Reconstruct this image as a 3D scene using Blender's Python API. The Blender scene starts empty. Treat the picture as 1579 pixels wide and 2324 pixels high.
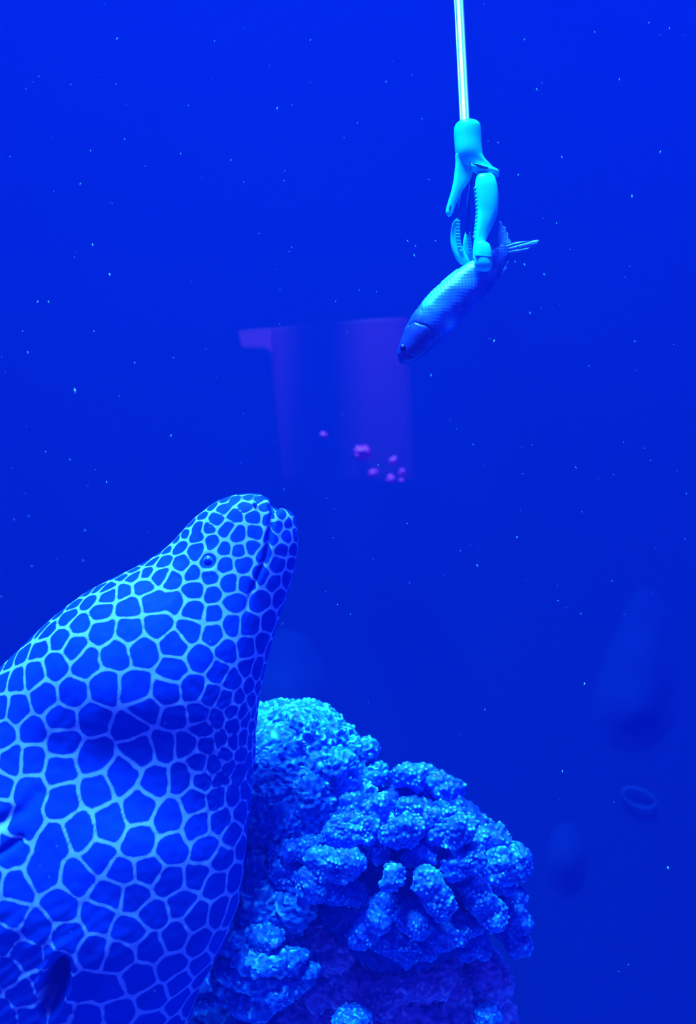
import bpy, math, random
import numpy as np

# ------------------------------------------------------------------ camera, world, lights, exposure
scene = bpy.context.scene
COL = scene.collection
F = 2232.0                      # focal length in pixels of the 1579 x 2324 frame
CX, CY, CZ = 789.5, 1162.0, 1.2

cam_d = bpy.data.cameras.new('camera')
cam = bpy.data.objects.new('camera', cam_d)
COL.objects.link(cam)
cam.location = (0, 0, CZ)
cam.rotation_euler = (math.pi / 2, 0, 0)
cam_d.sensor_fit = 'VERTICAL'
cam_d.sensor_height = 24.0
cam_d.lens = 12.0 / (1162.0 / F)
cam_d.clip_start = 0.01
cam_d.dof.use_dof = True
cam_d.dof.focus_distance = 0.93
cam_d.dof.aperture_fstop = 2.8
scene.camera = cam

scene.view_settings.view_transform = 'Standard'
scene.view_settings.look = 'None'
scene.view_settings.gamma = 1.0
scene.view_settings.use_curve_mapping = False
scene.view_settings.exposure = 0.0
scene.cycles.max_bounces = 5
scene.cycles.diffuse_bounces = 2
scene.cycles.glossy_bounces = 2
scene.cycles.transparent_max_bounces = 12

world = bpy.data.worlds.new('room_glow')
scene.world = world
world.use_nodes = True
world.node_tree.nodes['Background'].inputs[0].default_value = (0.11, 0.12, 1.0, 1)
world.node_tree.nodes['Background'].inputs[1].default_value = 0.26


def area(name, loc, target, sx, sy, power, color, spread=180):
    d = bpy.data.lights.new(name, 'AREA')
    d.shape = 'RECTANGLE'
    d.size, d.size_y = sx, sy
    d.energy = power
    d.color = color
    d.spread = math.radians(spread)
    o = bpy.data.objects.new(name, d)
    COL.objects.link(o)
    o.location = loc
    v = np.array(target, float) - np.array(loc, float)
    from mathutils import Vector
    o.rotation_euler = Vector(v).to_track_quat('-Z', 'Y').to_euler()
    return o


# the tank's lamps over the water
area('tank_lamp', (-0.80, 0.15, 5.5), (-0.02, 0.85, 0.9), 1.7, 1.0, 192, (0.04, 0.38, 1.0), 56)
area('tank_lamp', (0.95, 1.10, 2.60), (0.75, 1.85, 1.3), 0.7, 0.35, 21, (0.02, 0.20, 1.0))

# ------------------------------------------------------------------ helpers
rng = np.random.default_rng(7)
random.seed(7)


def fade(t):
    return t * t * t * (t * (t * 6 - 15) + 10)


_perm = np.random.default_rng(3).permutation(256)
_perm = np.concatenate([_perm, _perm, _perm])
_grad = np.random.default_rng(4).normal(size=(256, 3))
_grad /= np.linalg.norm(_grad, axis=1)[:, None]


def noise(P):
    """gradient noise, about -1..1, P is (n,3)"""
    P = np.asarray(P, float)
    I = np.floor(P).astype(int)
    f = P - I
    I &= 255
    u = fade(f)
    out = 0
    for dx in (0, 1):
        for dy in (0, 1):
            for dz in (0, 1):
                h = _perm[_perm[_perm[(I[:, 0] + dx) & 255] + ((I[:, 1] + dy) & 255)] + ((I[:, 2] + dz) & 255)]
                g = _grad[h]
                d = f - np.array([dx, dy, dz])
                w = (u[:, 0] if dx else 1 - u[:, 0]) * (u[:, 1] if dy else 1 - u[:, 1]) * (u[:, 2] if dz else 1 - u[:, 2])
                out = out + w * (g * d).sum(1)
    return out * 1.6


def fbm(P, octv=4):
    s, a, t = 0, 1.0, 0
    for i in range(octv):
        s = s + a * noise(P * 2 ** i + 17.3 * i)
        t += a
        a *= 0.5
    return s / t


def at(px, py, Y):
    px = np.asarray(px, float); py = np.asarray(py, float)
    Y = np.broadcast_to(np.asarray(Y, float), np.broadcast(px, py).shape)
    return np.stack([(px - CX) / F * Y, Y, CZ - (py - CY) / F * Y], -1)


def mesh_obj(name, V, faces, mat, parent=None, smooth=True, attrs=None):
    me = bpy.data.meshes.new(name)
    if isinstance(faces, np.ndarray) and faces.ndim == 2:
        k = faces.shape[1]
        n = len(faces)
        me.vertices.add(len(V))
        me.vertices.foreach_set('co', np.asarray(V, np.float32).ravel())
        me.loops.add(n * k)
        me.loops.foreach_set('vertex_index', faces.astype(np.int32).ravel())
        me.polygons.add(n)
        me.polygons.foreach_set('loop_start', np.arange(0, n * k, k, dtype=np.int32))
        me.update(calc_edges=True)
        me.validate()
    else:
        me.from_pydata([tuple(v) for v in V], [], [tuple(f) for f in faces])
    if smooth:
        me.polygons.foreach_set('use_smooth', np.ones(len(me.polygons), bool))
    for k, a in (attrs or {}).items():
        at_ = me.attributes.new(k, 'FLOAT', 'POINT')
        at_.data.foreach_set('value', np.asarray(a, np.float32))
    me.update()
    o = bpy.data.objects.new(name, me)
    COL.objects.link(o)
    if mat is not None:
        me.materials.append(mat)
    if parent is not None:
        o.parent = parent
        o.matrix_parent_inverse = parent.matrix_basis.inverted()
    return o


def empty(name, loc):
    o = bpy.data.objects.new(name, None)
    o.empty_display_size = 0.02
    o.location = tuple(float(c) for c in loc)
    COL.objects.link(o)
    return o


def tag(o, label=None, cat=None, group=None, kind=None):
    if label: o['label'] = label
    if cat: o['category'] = cat
    if group: o['group'] = group
    if kind: o['kind'] = kind
    return o


def catmull(K, n):
    """K (m,d) keys -> n samples along the curve, about evenly spaced by chord length"""
    K = np.asarray(K, float)
    m = len(K)
    P = np.vstack([2 * K[0] - K[1], K, 2 * K[-1] - K[-2]])
    ts = np.linspace(0, m - 1 - 1e-9, n * 6)
    i = ts.astype(int)
    t = (ts - i)[:, None]
    p0, p1, p2, p3 = P[i], P[i + 1], P[i + 2], P[i + 3]
    S = 0.5 * ((2 * p1) + (-p0 + p2) * t + (2 * p0 - 5 * p1 + 4 * p2 - p3) * t ** 2 + (-p0 + 3 * p1 - 3 * p2 + p3) * t ** 3)
    return S, ts


def resample(S, ts, n):
    c = 0.5 * (S[:, 0:2] + S[:, 2:4]) if S.shape[1] >= 4 else S[:, :2]
    d = np.r_[0, np.cumsum(np.linalg.norm(np.diff(c, axis=0), axis=1))]
    q = np.linspace(0, d[-1], n)
    return np.stack([np.interp(q, d, S[:, k]) for k in range(S.shape[1])], 1), np.interp(q, d, ts)


def grid_faces(nr, na):
    i = np.arange(nr - 1)[:, None]
    j = np.arange(na)[None, :]
    a = i * na + j
    b = i * na + (j + 1) % na
    return np.stack([a, b, b + na, a + na], -1).reshape(-1, 4)


def loft(keys, n_rings, n_around, Y0, expo=2.0, even=True):
    """keys: (Lx,Ly,Rx,Ry,depth[,dy]) in pixels of the plane at distance Y0; gives V (px plane + depth), faces"""
    K = np.array([list(k) + [0.0] * (6 - len(k)) for k in keys], float)
    S, ts = catmull(K, n_rings)
    S, ts = resample(S, ts, n_rings)
    S[:, 4] = np.maximum(S[:, 4], 0.5)
    th = np.linspace(0, 2 * math.pi, n_around, endpoint=False)
    c, s = np.cos(th), np.sin(th)
    c = np.sign(c) * np.abs(c) ** (2 / expo)
    s = np.sign(s) * np.abs(s) ** (2 / expo)
    C = 0.5 * (S[:, 0:2] + S[:, 2:4])
    H = 0.5 * (S[:, 2:4] - S[:, 0:2])
    PX = C[:, None, 0] + H[:, None, 0] * c[None]
    PY = C[:, None, 1] + H[:, None, 1] * c[None]
    PD = S[:, 5][:, None] - S[:, 4][:, None] * s[None]       # towards the camera is negative
    sc = Y0 / F
    V = np.stack([(PX - CX) * sc, Y0 + PD * sc, CZ - (PY - CY) * sc], -1)
    n, a = PX.shape
    V = V.reshape(-1, 3)
    fc = [tuple(f) for f in grid_faces(n, a)] if False else grid_faces(n, a)
    return V, fc, PX.ravel(), PY.ravel(), PD.ravel(), np.repeat(ts, a), n, a


def cap(V, fc, n, a):
    """close both ends of a loft with fans"""
    V = np.vstack([V, V[:a].mean(0)[None], V[(n - 1) * a:n * a].mean(0)[None]])
    c0, c1 = len(V) - 2, len(V) - 1
    j = np.arange(a)
    j2 = (j + 1) % a
    f0 = np.stack([j2, j, np.full(a, c0)], 1)
    b = (n - 1) * a
    f1 = np.stack([b + j, b + j2, np.full(a, c1)], 1)
    return V, [tuple(map(int, f)) for f in fc] + [tuple(map(int, f)) for f in f0] + [tuple(map(int, f)) for f in f1]


def tri(fc):
    fc = np.asarray(fc)
    return np.vstack([fc[:, [0, 1, 2]], fc[:, [0, 2, 3]]])


def cap_tri(V, fc, n, a):
    V = np.vstack([V, V[:a].mean(0)[None], V[(n - 1) * a:n * a].mean(0)[None]])
    c0, c1 = len(V) - 2, len(V) - 1
    j = np.arange(a)
    j2 = (j + 1) % a
    b = (n - 1) * a
    return V, np.vstack([tri(fc), np.stack([j2, j, np.full(a, c0)], 1), np.stack([b + j, b + j2, np.full(a, c1)], 1)])


def vnormals(V, T):
    N = np.zeros_like(V)
    fn = np.cross(V[T[:, 1]] - V[T[:, 0]], V[T[:, 2]] - V[T[:, 0]])
    for k in range(3):
        np.add.at(N, T[:, k], fn)
    return N / (np.linalg.norm(N, axis=1)[:, None] + 1e-12)


def loft_obj(name, keys, nr, na, Y0, mat, parent=None, expo=2.0):
    V, fc, *_r, n, a = loft(keys, nr, na, Y0, expo)
    V, T = cap_tri(V, fc, n, a)
    return mesh_obj(name, V, T, mat, parent)


def prism_obj(name, poly, Y0, half, mat, parent=None, dy=0.0, bevel=0.0, smooth=False):
    """closed pixel outline at distance Y0, extruded +-half (pixels) in depth"""
    sc = Y0 / F
    P = np.array(poly, float)
    x = (P[:, 0] - CX) * sc
    z = CZ - (P[:, 1] - CY) * sc
    n = len(P)
    V = np.vstack([np.stack([x, np.full(n, Y0 + (dy - half) * sc), z], 1), np.stack([x, np.full(n, Y0 + (dy + half) * sc), z], 1)])
    A = 0.5 * np.sum(x * np.roll(z, -1) - np.roll(x, -1) * z)
    fs = [tuple(range(n)), tuple(range(2 * n - 1, n - 1, -1))]
    for i in range(n):
        j = (i + 1) % n
        fs.append((i, i + n, j + n, j))
    if A < 0:
        fs = [tuple(reversed(f)) for f in fs]
    o = mesh_obj(name, V, fs, mat, parent, smooth)
    if bevel:
        m = o.modifiers.new('bevel', 'BEVEL')
        m.width = bevel * sc
        m.segments = 3
        m.limit_method = 'ANGLE'
    return o


def tube_obj(name, pts, rad, mat, parent=None, na=12, closed=False):
    P = np.array(pts, float)
    n = len(P)
    R = np.broadcast_to(np.asarray(rad, float), (n,))
    T = np.gradient(P, axis=0) if not closed else np.roll(P, -1, 0) - np.roll(P, 1, 0)
    T /= np.linalg.norm(T, axis=1)[:, None]
    up = np.array([0.0, 1.0, 0.0])
    A = np.cross(T, up)
    A /= np.linalg.norm(A, axis=1)[:, None] + 1e-9
    B = np.cross(T, A)
    th = np.linspace(0, 2 * math.pi, na, endpoint=False)
    V = P[:, None] + R[:, None, None] * (np.cos(th)[None, :, None] * A[:, None] + np.sin(th)[None, :, None] * B[:, None])
    V = V.reshape(-1, 3)
    fc = grid_faces(n, na)
    if closed:
        j = np.arange(na); b = (n - 1) * na
        fc = np.vstack([fc, np.stack([b + j, b + (j + 1) % na, (j + 1) % na, j], 1)])
        return mesh_obj(name, V, fc, mat, parent)
    V, Tt = cap_tri(V, fc, n, na)
    return mesh_obj(name, V, Tt, mat, parent)


def uv_sphere(n, a):
    th = np.linspace(0.02, math.pi - 0.02, n)
    ph = np.linspace(0, 2 * math.pi, a, endpoint=False)
    D = np.stack([np.sin(th)[:, None] * np.cos(ph)[None], np.sin(th)[:, None] * np.sin(ph)[None], np.repeat(np.cos(th)[:, None], a, 1)], -1).reshape(-1, 3)
    fc = grid_faces(n, a)
    return cap_tri(D, fc, n, a)


# ------------------------------------------------------------------ materials
def new_mat(name):
    m = bpy.data.materials.new(name)
    m.use_nodes = True
    nt = m.node_tree
    return m, nt, nt.nodes['Principled BSDF']


def plain(name, col, rough=0.5, metal=0.0, spec=0.5, coat=0.0, bump=None):
    m, nt, b = new_mat(name)
    b.inputs['Base Color'].default_value = (*col, 1)
    b.inputs['Roughness'].default_value = rough
    b.inputs['Metallic'].default_value = metal
    b.inputs['Specular IOR Level'].default_value = spec
    b.inputs['Coat Weight'].default_value = coat
    if bump:
        sc, st = bump
        n = nt.nodes.new('ShaderNodeTexNoise')
        n.inputs['Scale'].default_value = sc
        n.inputs['Detail'].default_value = 5
        t = nt.nodes.new('ShaderNodeTexCoord')
        nt.links.new(t.outputs['Object'], n.inputs['Vector'])
        bp = nt.nodes.new('ShaderNodeBump')
        bp.inputs['Strength'].default_value = st
        bp.inputs['Distance'].default_value = 0.002
        nt.links.new(n.outputs['Fac'], bp.inputs['Height'])
        nt.links.new(bp.outputs['Normal'], b.inputs['Normal'])
    return m


def attr_ramp(name, attr, stops, rough=0.6, spec=0.3, nscale=None, namp=0.0, bump=None):
    """colour from a geometry attribute (relief of the crust), broken up by noise"""
    m, nt, b = new_mat(name)
    a = nt.nodes.new('ShaderNodeAttribute')
    a.attribute_name = attr
    r = nt.nodes.new('ShaderNodeValToRGB')
    el = r.color_ramp.elements
    el[0].position, el[0].color = stops[0][0], (*stops[0][1], 1)
    el[1].position, el[1].color = stops[-1][0], (*stops[-1][1], 1)
    for p, c in stops[1:-1]:
        e = el.new(p); e.color = (*c, 1)
    src = a.outputs['Fac']
    if nscale:
        t = nt.nodes.new('ShaderNodeTexCoord')
        n = nt.nodes.new('ShaderNodeTexNoise')
        n.inputs['Scale'].default_value = nscale
        n.inputs['Detail'].default_value = 4
        nt.links.new(t.outputs['Object'], n.inputs['Vector'])
        mm = nt.nodes.new('ShaderNodeMath'); mm.operation = 'MULTIPLY_ADD'
        mm.inputs[1].default_value = namp
        nt.links.new(n.outputs['Fac'], mm.inputs[0])
        sb = nt.nodes.new('ShaderNodeMath'); sb.operation = 'SUBTRACT'
        sb.inputs[1].default_value = namp * 0.5
        nt.links.new(src, sb.inputs[0])
        nt.links.new(sb.outputs[0], mm.inputs[2])
        src = mm.outputs[0]
        if bump:
            bp = nt.nodes.new('ShaderNodeBump')
            bp.inputs['Strength'].default_value = bump
            bp.inputs['Distance'].default_value = 0.002
            nt.links.new(n.outputs['Fac'], bp.inputs['Height'])
            nt.links.new(bp.outputs['Normal'], b.inputs['Normal'])
    nt.links.new(src, r.inputs['Fac'])
    nt.links.new(r.outputs['Color'], b.inputs['Base Color'])
    b.inputs['Roughness'].default_value = rough
    b.inputs['Specular IOR Level'].default_value = spec
    return m


M_wall = plain('blue_tank_wall', (0.003, 0.0165, 0.094), 0.9, spec=0.0)
M_floor = plain('tank_floor', (0.05, 0.22, 0.75), 0.9, spec=0.0, bump=(60, 0.5))
M_plastic = plain('pale_green_plastic', (0.0, 0.92, 0.92), 0.38, spec=0.4)
M_plastic_dark = plain('shadow_blue_plastic', (0.0, 0.10, 0.55), 0.5)  # darker copy of the grabber plastic, linkage shade put into its colour
M_slot = plain('slot_dark', (0.0, 0.01, 0.12), 0.8)
M_pole = plain('bright_pole', (0.95, 1.0, 1.0), 0.28, metal=0.85)
M_wire = plain('wire', (0.45, 0.55, 0.75), 0.4, metal=0.6)
M_speck = plain('speck', (0.35, 0.6, 0.9), 0.6)
M_eye = plain('fish_eye', (0.02, 0.01, 0.20), 0.15, spec=0.6)
M_pupil = plain('pupil', (0.0, 0.0, 0.03), 0.1, spec=0.6)
M_fin = plain('fin', (0.12, 0.42, 0.85), 0.4, bump=(300, 0.6))

# ------------------------------------------------------------------ the tank
XW, YB, ZF, ZT = 1.9, 1.92, -0.25, 2.6


def wall(name, quad, thick_dir, mat):
    q = np.array(quad, float)
    d = np.array(thick_dir, float)
    V = np.vstack([q, q + d])
    fs = [(0, 1, 2, 3), (7, 6, 5, 4), (0, 4, 5, 1), (1, 5, 6, 2), (2, 6, 7, 3), (3, 7, 4, 0)]
    o = mesh_obj(name, V, fs, mat, smooth=False)
    o['kind'] = 'structure'
    return o


wall('wall_back', [(-XW, YB, ZF), (XW, YB, ZF), (XW, YB, ZT), (-XW, YB, ZT)], (0, 0.05, 0), M_wall)
wall('wall_left', [(-XW, 0.1, ZF), (-XW, YB, ZF), (-XW, YB, ZT), (-XW, 0.1, ZT)], (-0.05, 0, 0), M_wall)
wall('wall_right', [(XW, 0.1, ZF), (XW, YB, ZF), (XW, YB, ZT), (XW, 0.1, ZT)], (0.05, 0, 0), M_wall)
wall('floor', [(-XW, 0.1, ZF), (XW, 0.1, ZF), (XW, YB, ZF), (-XW, YB, ZF)], (0, 0, -0.05), M_floor)

# the hazy water filling the tank
mw = bpy.data.materials.new('hazy_water')
mw.use_nodes = True
nt = mw.node_tree
nt.nodes.clear()
ou = nt.nodes.new('ShaderNodeOutputMaterial')
vs = nt.nodes.new('ShaderNodeVolumeScatter')
vs.inputs['Color'].default_value = (0.01, 0.026, 1.0, 1)
vs.inputs['Density'].default_value = 0.16
vs.inputs['Anisotropy'].default_value = 0.0
nt.links.new(vs.outputs[0], ou.inputs['Volume'])
e = 0.002
x0, x1, y0, y1, z0, z1 = -XW + e, XW - e, 0.1, YB - e, ZF + e, 2.2
Vw = [(x0, y0, z0), (x1, y0, z0), (x1, y1, z0), (x0, y1, z0), (x0, y0, z1), (x1, y0, z1), (x1, y1, z1), (x0, y1, z1)]
wo = mesh_obj('water', Vw, [(0, 3, 2, 1), (4, 5, 6, 7), (0, 1, 5, 4), (1, 2, 6, 5), (2, 3, 7, 6), (3, 0, 4, 7)], mw, smooth=False)
tag(wo, 'deep blue hazy water filling the whole tank', kind='structure')

# ------------------------------------------------------------------ moray eel
YM = 0.95
SM = YM / F
mk = [  # dorsal x,y  ventral x,y  half depth, offset in depth (px)
    (588, 1123, 634, 1155, 12, 0), (566, 1120, 650, 1161, 34, 0), (540, 1122, 662, 1171, 46, 0), (510, 1131, 671, 1188, 56, 0),
    (478, 1148, 676, 1210, 64, 0), (446, 1173, 677, 1240, 72, 0), (412, 1207, 671, 1282, 80, 0), (370, 1248, 656, 1335, 92, 0),
    (318, 1281, 638, 1390, 108, 0), (250, 1315, 621, 1445, 132, 0), (180, 1357, 606, 1505, 158, 0), (110, 1412, 593, 1565, 178, 0),
    (50, 1468, 583, 1630, 186, 0), (0, 1520, 578, 1700, 182, 0), (-48, 1585, 571, 1780, 174, 0), (-90, 1660, 563, 1860, 180, 0),
    (-122, 1750, 555, 1950, 200, 0), (-142, 1840, 543, 2040, 216, 0), (-155, 1940, 518, 2115, 220, 0), (-160, 2040, 488, 2180, 212, 4),
    (-162, 2150, 457, 2240, 198, 8), (-160, 2270, 428, 2325, 186, 14), (-160, 2420, 400, 2440, 178, 30), (-165, 2600, 350, 2600, 168, 70),
    (-170, 2680, 320, 2690, 120, 90)]
V, fc, PX, PY, PD, TS, n, a = loft(mk, 440, 440, YM, 2.15)
T = tri(fc)
N = vnormals(V, T)
cen = V.reshape(n, a, 3).mean(1).repeat(a, 0)
if ((V - cen) * N).sum(1).mean() < 0:
    N = -N
    flip = True
else:
    flip = False


def dist_poly(px, py, poly):
    """pixel distance to a polyline and position 0..1 along it"""
    best = np.full(px.shape, 1e9)
    pos = np.zeros(px.shape)
    m = len(poly) - 1
    for i in range(m):
        (ax, ay), (bx, by) = poly[i], poly[i + 1]
        dx, dy = bx - ax, by - ay
        t = np.clip(((px - ax) * dx + (py - ay) * dy) / (dx * dx + dy * dy), 0, 1)
        d = np.hypot(px - ax - t * dx, py - ay - t * dy)
        k = d < best
        best[k] = d[k]
        pos[k] = (i + t[k]) / m
    return best, pos


PX0, PY0 = PX, PY
PX, PY = CX + (PX0 - CX) / (1 + PD / F), CY + (PY0 - CY) / (1 + PD / F)   # where a point of the skin is seen
disp = np.zeros(len(V))                                   # in px
dm, pm = dist_poly(PX, PY, [(623, 1140), (618, 1170), (612, 1200), (608, 1235), (602, 1265), (590, 1295), (578, 1325), (566, 1355), (558, 1390)])
disp -= np.exp(-(dm / 5.0) ** 2) * 13 * np.clip(1.15 - pm, 0, 1)
disp += np.exp(-((dm - 13) / 9.0) ** 2) * 2.5 * (1 - pm)
dtip = np.hypot(PX - 623, PY - 1150)
disp -= np.exp(-(dtip / 10.5) ** 2) * 26
disp += np.exp(-(np.hypot(PX - 652, PY - 1172) / 18.0) ** 2) * 4 + np.exp(-(np.hypot(PX - 592, PY - 1136) / 22.0) ** 2) * 3
Pn = np.stack([PX0, PY0, PD], 1)
disp += 3.0 * fbm(Pn / 120.0, 2) + 0.8 * noise(Pn / 22.0)
front = PD < 0
# wrinkled throat folds, skin folds at the lower left, swollen gill chamber and its opening
wthr = np.clip((PX - 380) / 120, 0, 1) * np.exp(-((PY - 1720) / 170.0) ** 2)
disp += wthr * (3.4 * noise(np.stack([PX / 14, PY / 60, PD / 30], 1)) + 2.2 * noise(np.stack([PX / 9, PY / 14, PD / 14], 1)))
dl, pl = dist_poly(PX, PY, [(-60, 1880), (0, 1868), (50, 1840), (85, 1800)])
disp -= np.exp(-(dl / 16.0) ** 2) * 13 * front * (1 - 0.7 * pl)
dl2, _ = dist_poly(PX, PY, [(-40, 1955), (10, 1930), (45, 1905)])
disp -= np.exp(-(dl2 / 10.0) ** 2) * 8 * front
q = (PX - 60) * 0.55 + (PY - 2190) * 0.83
wl = np.exp(-(((PX - 60) / 190) ** 2 + ((PY - 2230) / 150) ** 2)) * front
disp += wl * 4.5 * noise(np.stack([q / 20, PX / 80, PD * 0], 1))
gx, gy = PX - 124, PY - 2238
ca, sa = math.cos(0.32), math.sin(0.32)
gu, gv = gx * ca + gy * sa, -gx * sa + gy * ca
ge = np.sqrt((gu / 24.0) ** 2 + (gv / 58.0) ** 2)
pit = np.exp(-ge ** 4) * front
disp -= pit * 62
disp += np.exp(-((ge - 1.5) / 0.45) ** 2) * 5 * front
# a brow around the eye
de = np.hypot(PX - 472, PY - 1275)
disp += (np.exp(-((de - 24) / 7.0) ** 2) * 1.4 - np.exp(-(de / 16.0) ** 2) * 1.5) * front
# bands of muscle along the head side
disp += front * 17 * np.exp(-(((PX - 300) / 150) ** 2 + ((PY - 1930) / 90) ** 2))
disp -= front * 13 * np.exp(-(((PX - 330) / 170) ** 2 + ((PY - 1700) / 80) ** 2))
V2 = V + N * (disp * SM)[:, None]

# honeycomb cells: sites spread over the skin, spacing by region
W = np.stack([PX0, PY0, PD], 1) + N * disp[:, None]
W = W + 5.0 * np.stack([noise(Pn / 38.0 + 5), noise(Pn / 38.0 + 25), noise(Pn / 38.0 + 45)], 1)
spac = np.interp(TS, [0, 3, 6, 8, 10, 12, 16, 22, 24], [23, 26, 29, 36, 46, 51, 53, 53, 55])
thr = np.clip((PX - 400) / 90, 0, 1) * np.clip((PY - 1480) / 60, 0, 1) * np.clip((1900 - PY) / 80, 0, 1)
dors = np.clip(-(PX0 - 0.5 * (PX0.reshape(n, a).max(1) + PX0.reshape(n, a).min(1)).repeat(a)) / (0.5 * np.ptp(PX0.reshape(n, a), axis=1).repeat(a) + 1) - 0.45, 0, 1)
spac = spac * (1 - 0.42 * thr) * (1 - 0.5 * dors * np.clip((TS - 4) / 2, 0, 1))
edgew = np.clip((PX + 160 - 100) / 1, 0, 1)
order = rng.permutation(len(W))
alive = np.ones(len(W), bool)
sites = []
Wf = W.astype(np.float32)
for idx in order:
    if not alive[idx]:
        continue
    sites.append(idx)
    d2 = ((Wf - Wf[idx]) ** 2).sum(1)
    alive &= d2 > (spac[idx] * (0.92 + 0.16 * rng.random())) ** 2
S = W[sites]
for it in range(3):                                        # relax towards rounder cells
    near = np.empty(len(W), int)
    Ss = S.astype(np.float32)
    sq = (Ss ** 2).sum(1)
    for i0 in range(0, len(W), 20000):
        D = sq[None] - 2 * Wf[i0:i0 + 20000] @ Ss.T
        near[i0:i0 + 20000] = D.argmin(1)
    cnt = np.bincount(near, minlength=len(S)).astype(float)
    if it == 2:
        break
    for k in range(3):
        S[:, k] = np.where(cnt > 0, 0.45 * S[:, k] + 0.55 * np.bincount(near, Wf[:, k], len(S)) / np.maximum(cnt, 1), S[:, k])
Ss = S.astype(np.float32)
sq = (Ss ** 2).sum(1)
edge = np.empty(len(W))
KN = 7
for i0 in range(0, len(W), 12000):
    w = Wf[i0:i0 + 12000]
    D = sq[None] - 2 * w @ Ss.T
    ix = np.argpartition(D, KN, 1)[:, :KN]
    dd = np.take_along_axis(D, ix, 1)
    o_ = np.argsort(dd, 1)
    ix = np.take_along_axis(ix, o_, 1)
    A0 = S[ix[:, 0]]
    acc = np.zeros(len(w))
    for k in range(1, KN):
        B0 = S[ix[:, k]]
        L = np.linalg.norm(B0 - A0, axis=1) + 1e-6
        ed = (((A0 + B0) * 0.5 - w) * (B0 - A0)).sum(1) / L
        lo, hi = np.minimum(ix[:, 0], ix[:, k]), np.maximum(ix[:, 0], ix[:, k])
        hsh = ((lo * 7919 + hi * 104729) % 1009) / 1009.0
        ed = np.where(hsh < 0.013, ed + 60, ed)            # a few walls are missing, cells run together
        acc += np.exp(-ed / 2.6)
    edge[i0:i0 + 12000] = -2.6 * np.log(acc + 1e-12)
lw = np.interp(TS, [0, 4, 8, 12, 20, 24], [1.9, 2.1, 2.9, 3.7, 4.2, 4.2]) * (1 - 0.3 * thr)
line = edge / lw
line = line + wl * 1.6 * np.clip(noise(Pn / 17.0) + 0.1, 0, 1) + wthr * 1.4 * np.clip(noise(Pn / 12.0 + 4), 0, 1)
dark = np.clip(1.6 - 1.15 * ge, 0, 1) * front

m, nt, b = new_mat('honeycomb_skin')
a1 = nt.nodes.new('ShaderNodeAttribute'); a1.attribute_name = 'cell_edge'
a2 = nt.nodes.new('ShaderNodeAttribute'); a2.attribute_name = 'pit'
tc = nt.nodes.new('ShaderNodeTexCoord')
nz = nt.nodes.new('ShaderNodeTexNoise'); nz.inputs['Scale'].default_value = 130; nz.inputs['Detail'].default_value = 3
nt.links.new(tc.outputs['Object'], nz.inputs['Vector'])
ad = nt.nodes.new('ShaderNodeMath'); ad.operation = 'MULTIPLY_ADD'; ad.inputs[1].default_value = 1.5
nt.links.new(nz.outputs['Fac'], ad.inputs[0]); nt.links.new(a1.outputs['Fac'], ad.inputs[2])
mr = nt.nodes.new('ShaderNodeMapRange'); mr.interpolation_type = 'SMOOTHSTEP'
mr.inputs['From Min'].default_value = 1.15; mr.inputs['From Max'].default_value = 2.1
mr.inputs['To Min'].default_value = 1.0; mr.inputs['To Max'].default_value = 0.0
nt.links.new(ad.outputs[0], mr.inputs['Value'])
nz2 = nt.nodes.new('ShaderNodeTexNoise'); nz2.inputs['Scale'].default_value = 30; nz2.inputs['Detail'].default_value = 4
nt.links.new(tc.outputs['Object'], nz2.inputs['Vector'])
cc = nt.nodes.new('ShaderNodeMix'); cc.data_type = 'RGBA'
cc.inputs['A'].default_value = (0.0, 0.018, 0.34, 1); cc.inputs['B'].default_value = (0.003, 0.055, 0.64, 1)
nt.links.new(nz2.outputs['Fac'], cc.inputs['Factor'])
cl = nt.nodes.new('ShaderNodeMix'); cl.data_type = 'RGBA'
cl.inputs['B'].default_value = (0.38, 0.40, 0.93, 1)
nt.links.new(cc.outputs['Result'], cl.inputs['A'])
nt.links.new(mr.outputs['Result'], cl.inputs['Factor'])
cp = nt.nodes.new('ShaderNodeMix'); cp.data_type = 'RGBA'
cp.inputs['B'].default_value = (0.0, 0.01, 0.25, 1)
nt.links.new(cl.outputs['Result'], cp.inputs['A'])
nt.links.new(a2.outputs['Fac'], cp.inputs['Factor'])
nt.links.new(cp.outputs['Result'], b.inputs['Base Color'])
b.inputs['Roughness'].default_value = 0.6
b.inputs['Specular IOR Level'].default_value = 0.08
M_moray = m

V3, T3 = cap_tri(V2, fc, n, a)
if flip:
    T3 = T3[:, ::-1]
ext = lambda arr: np.r_[arr, 0.0, 0.0]
moray = mesh_obj('moray_eel', V3, T3, M_moray, attrs={'cell_edge': ext(line) + np.r_[np.zeros(len(line)), 2, 2], 'pit': ext(dark)})
tag(moray, 'huge honeycomb-patterned moray eel rearing its head up beside the coral', 'eel')
# eye with its pupil
eyeD, eyeT = uv_sphere(20, 28)
fi = np.argmin(np.hypot(PX - 472, PY - 1275) + 1000 * (PD > 0))
ec = V2[fi] + np.array([0, 0.0050, 0])
eye = mesh_obj('eye', eyeD * np.array([18, 14, 18]) * SM + ec, eyeT, plain('moray_eye', (0.04, 0.14, 0.85), 0.2, spec=0.5), moray)
mesh_obj('pupil', eyeD * np.array([9.0, 3.0, 9.0]) * SM + ec + np.array([0.0, -12.0 * SM, 0.0]), eyeT, plain('moray_pupil', (0.0, 0.015, 0.35), 0.15), eye)
# tubular nostril on the snout
fi = np.argmin(np.hypot(PX - 578, PY - 1146) + 1000 * (PD > 0))
nc = V2[fi]
tube_obj('nostril', [nc + N[fi] * k for k in (-0.003, 0.0, 0.002, 0.0035)], [0.0022, 0.0022, 0.0019, 0.0014], plain('nostril', (0.05, 0.25, 0.9), 0.5), moray)

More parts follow.
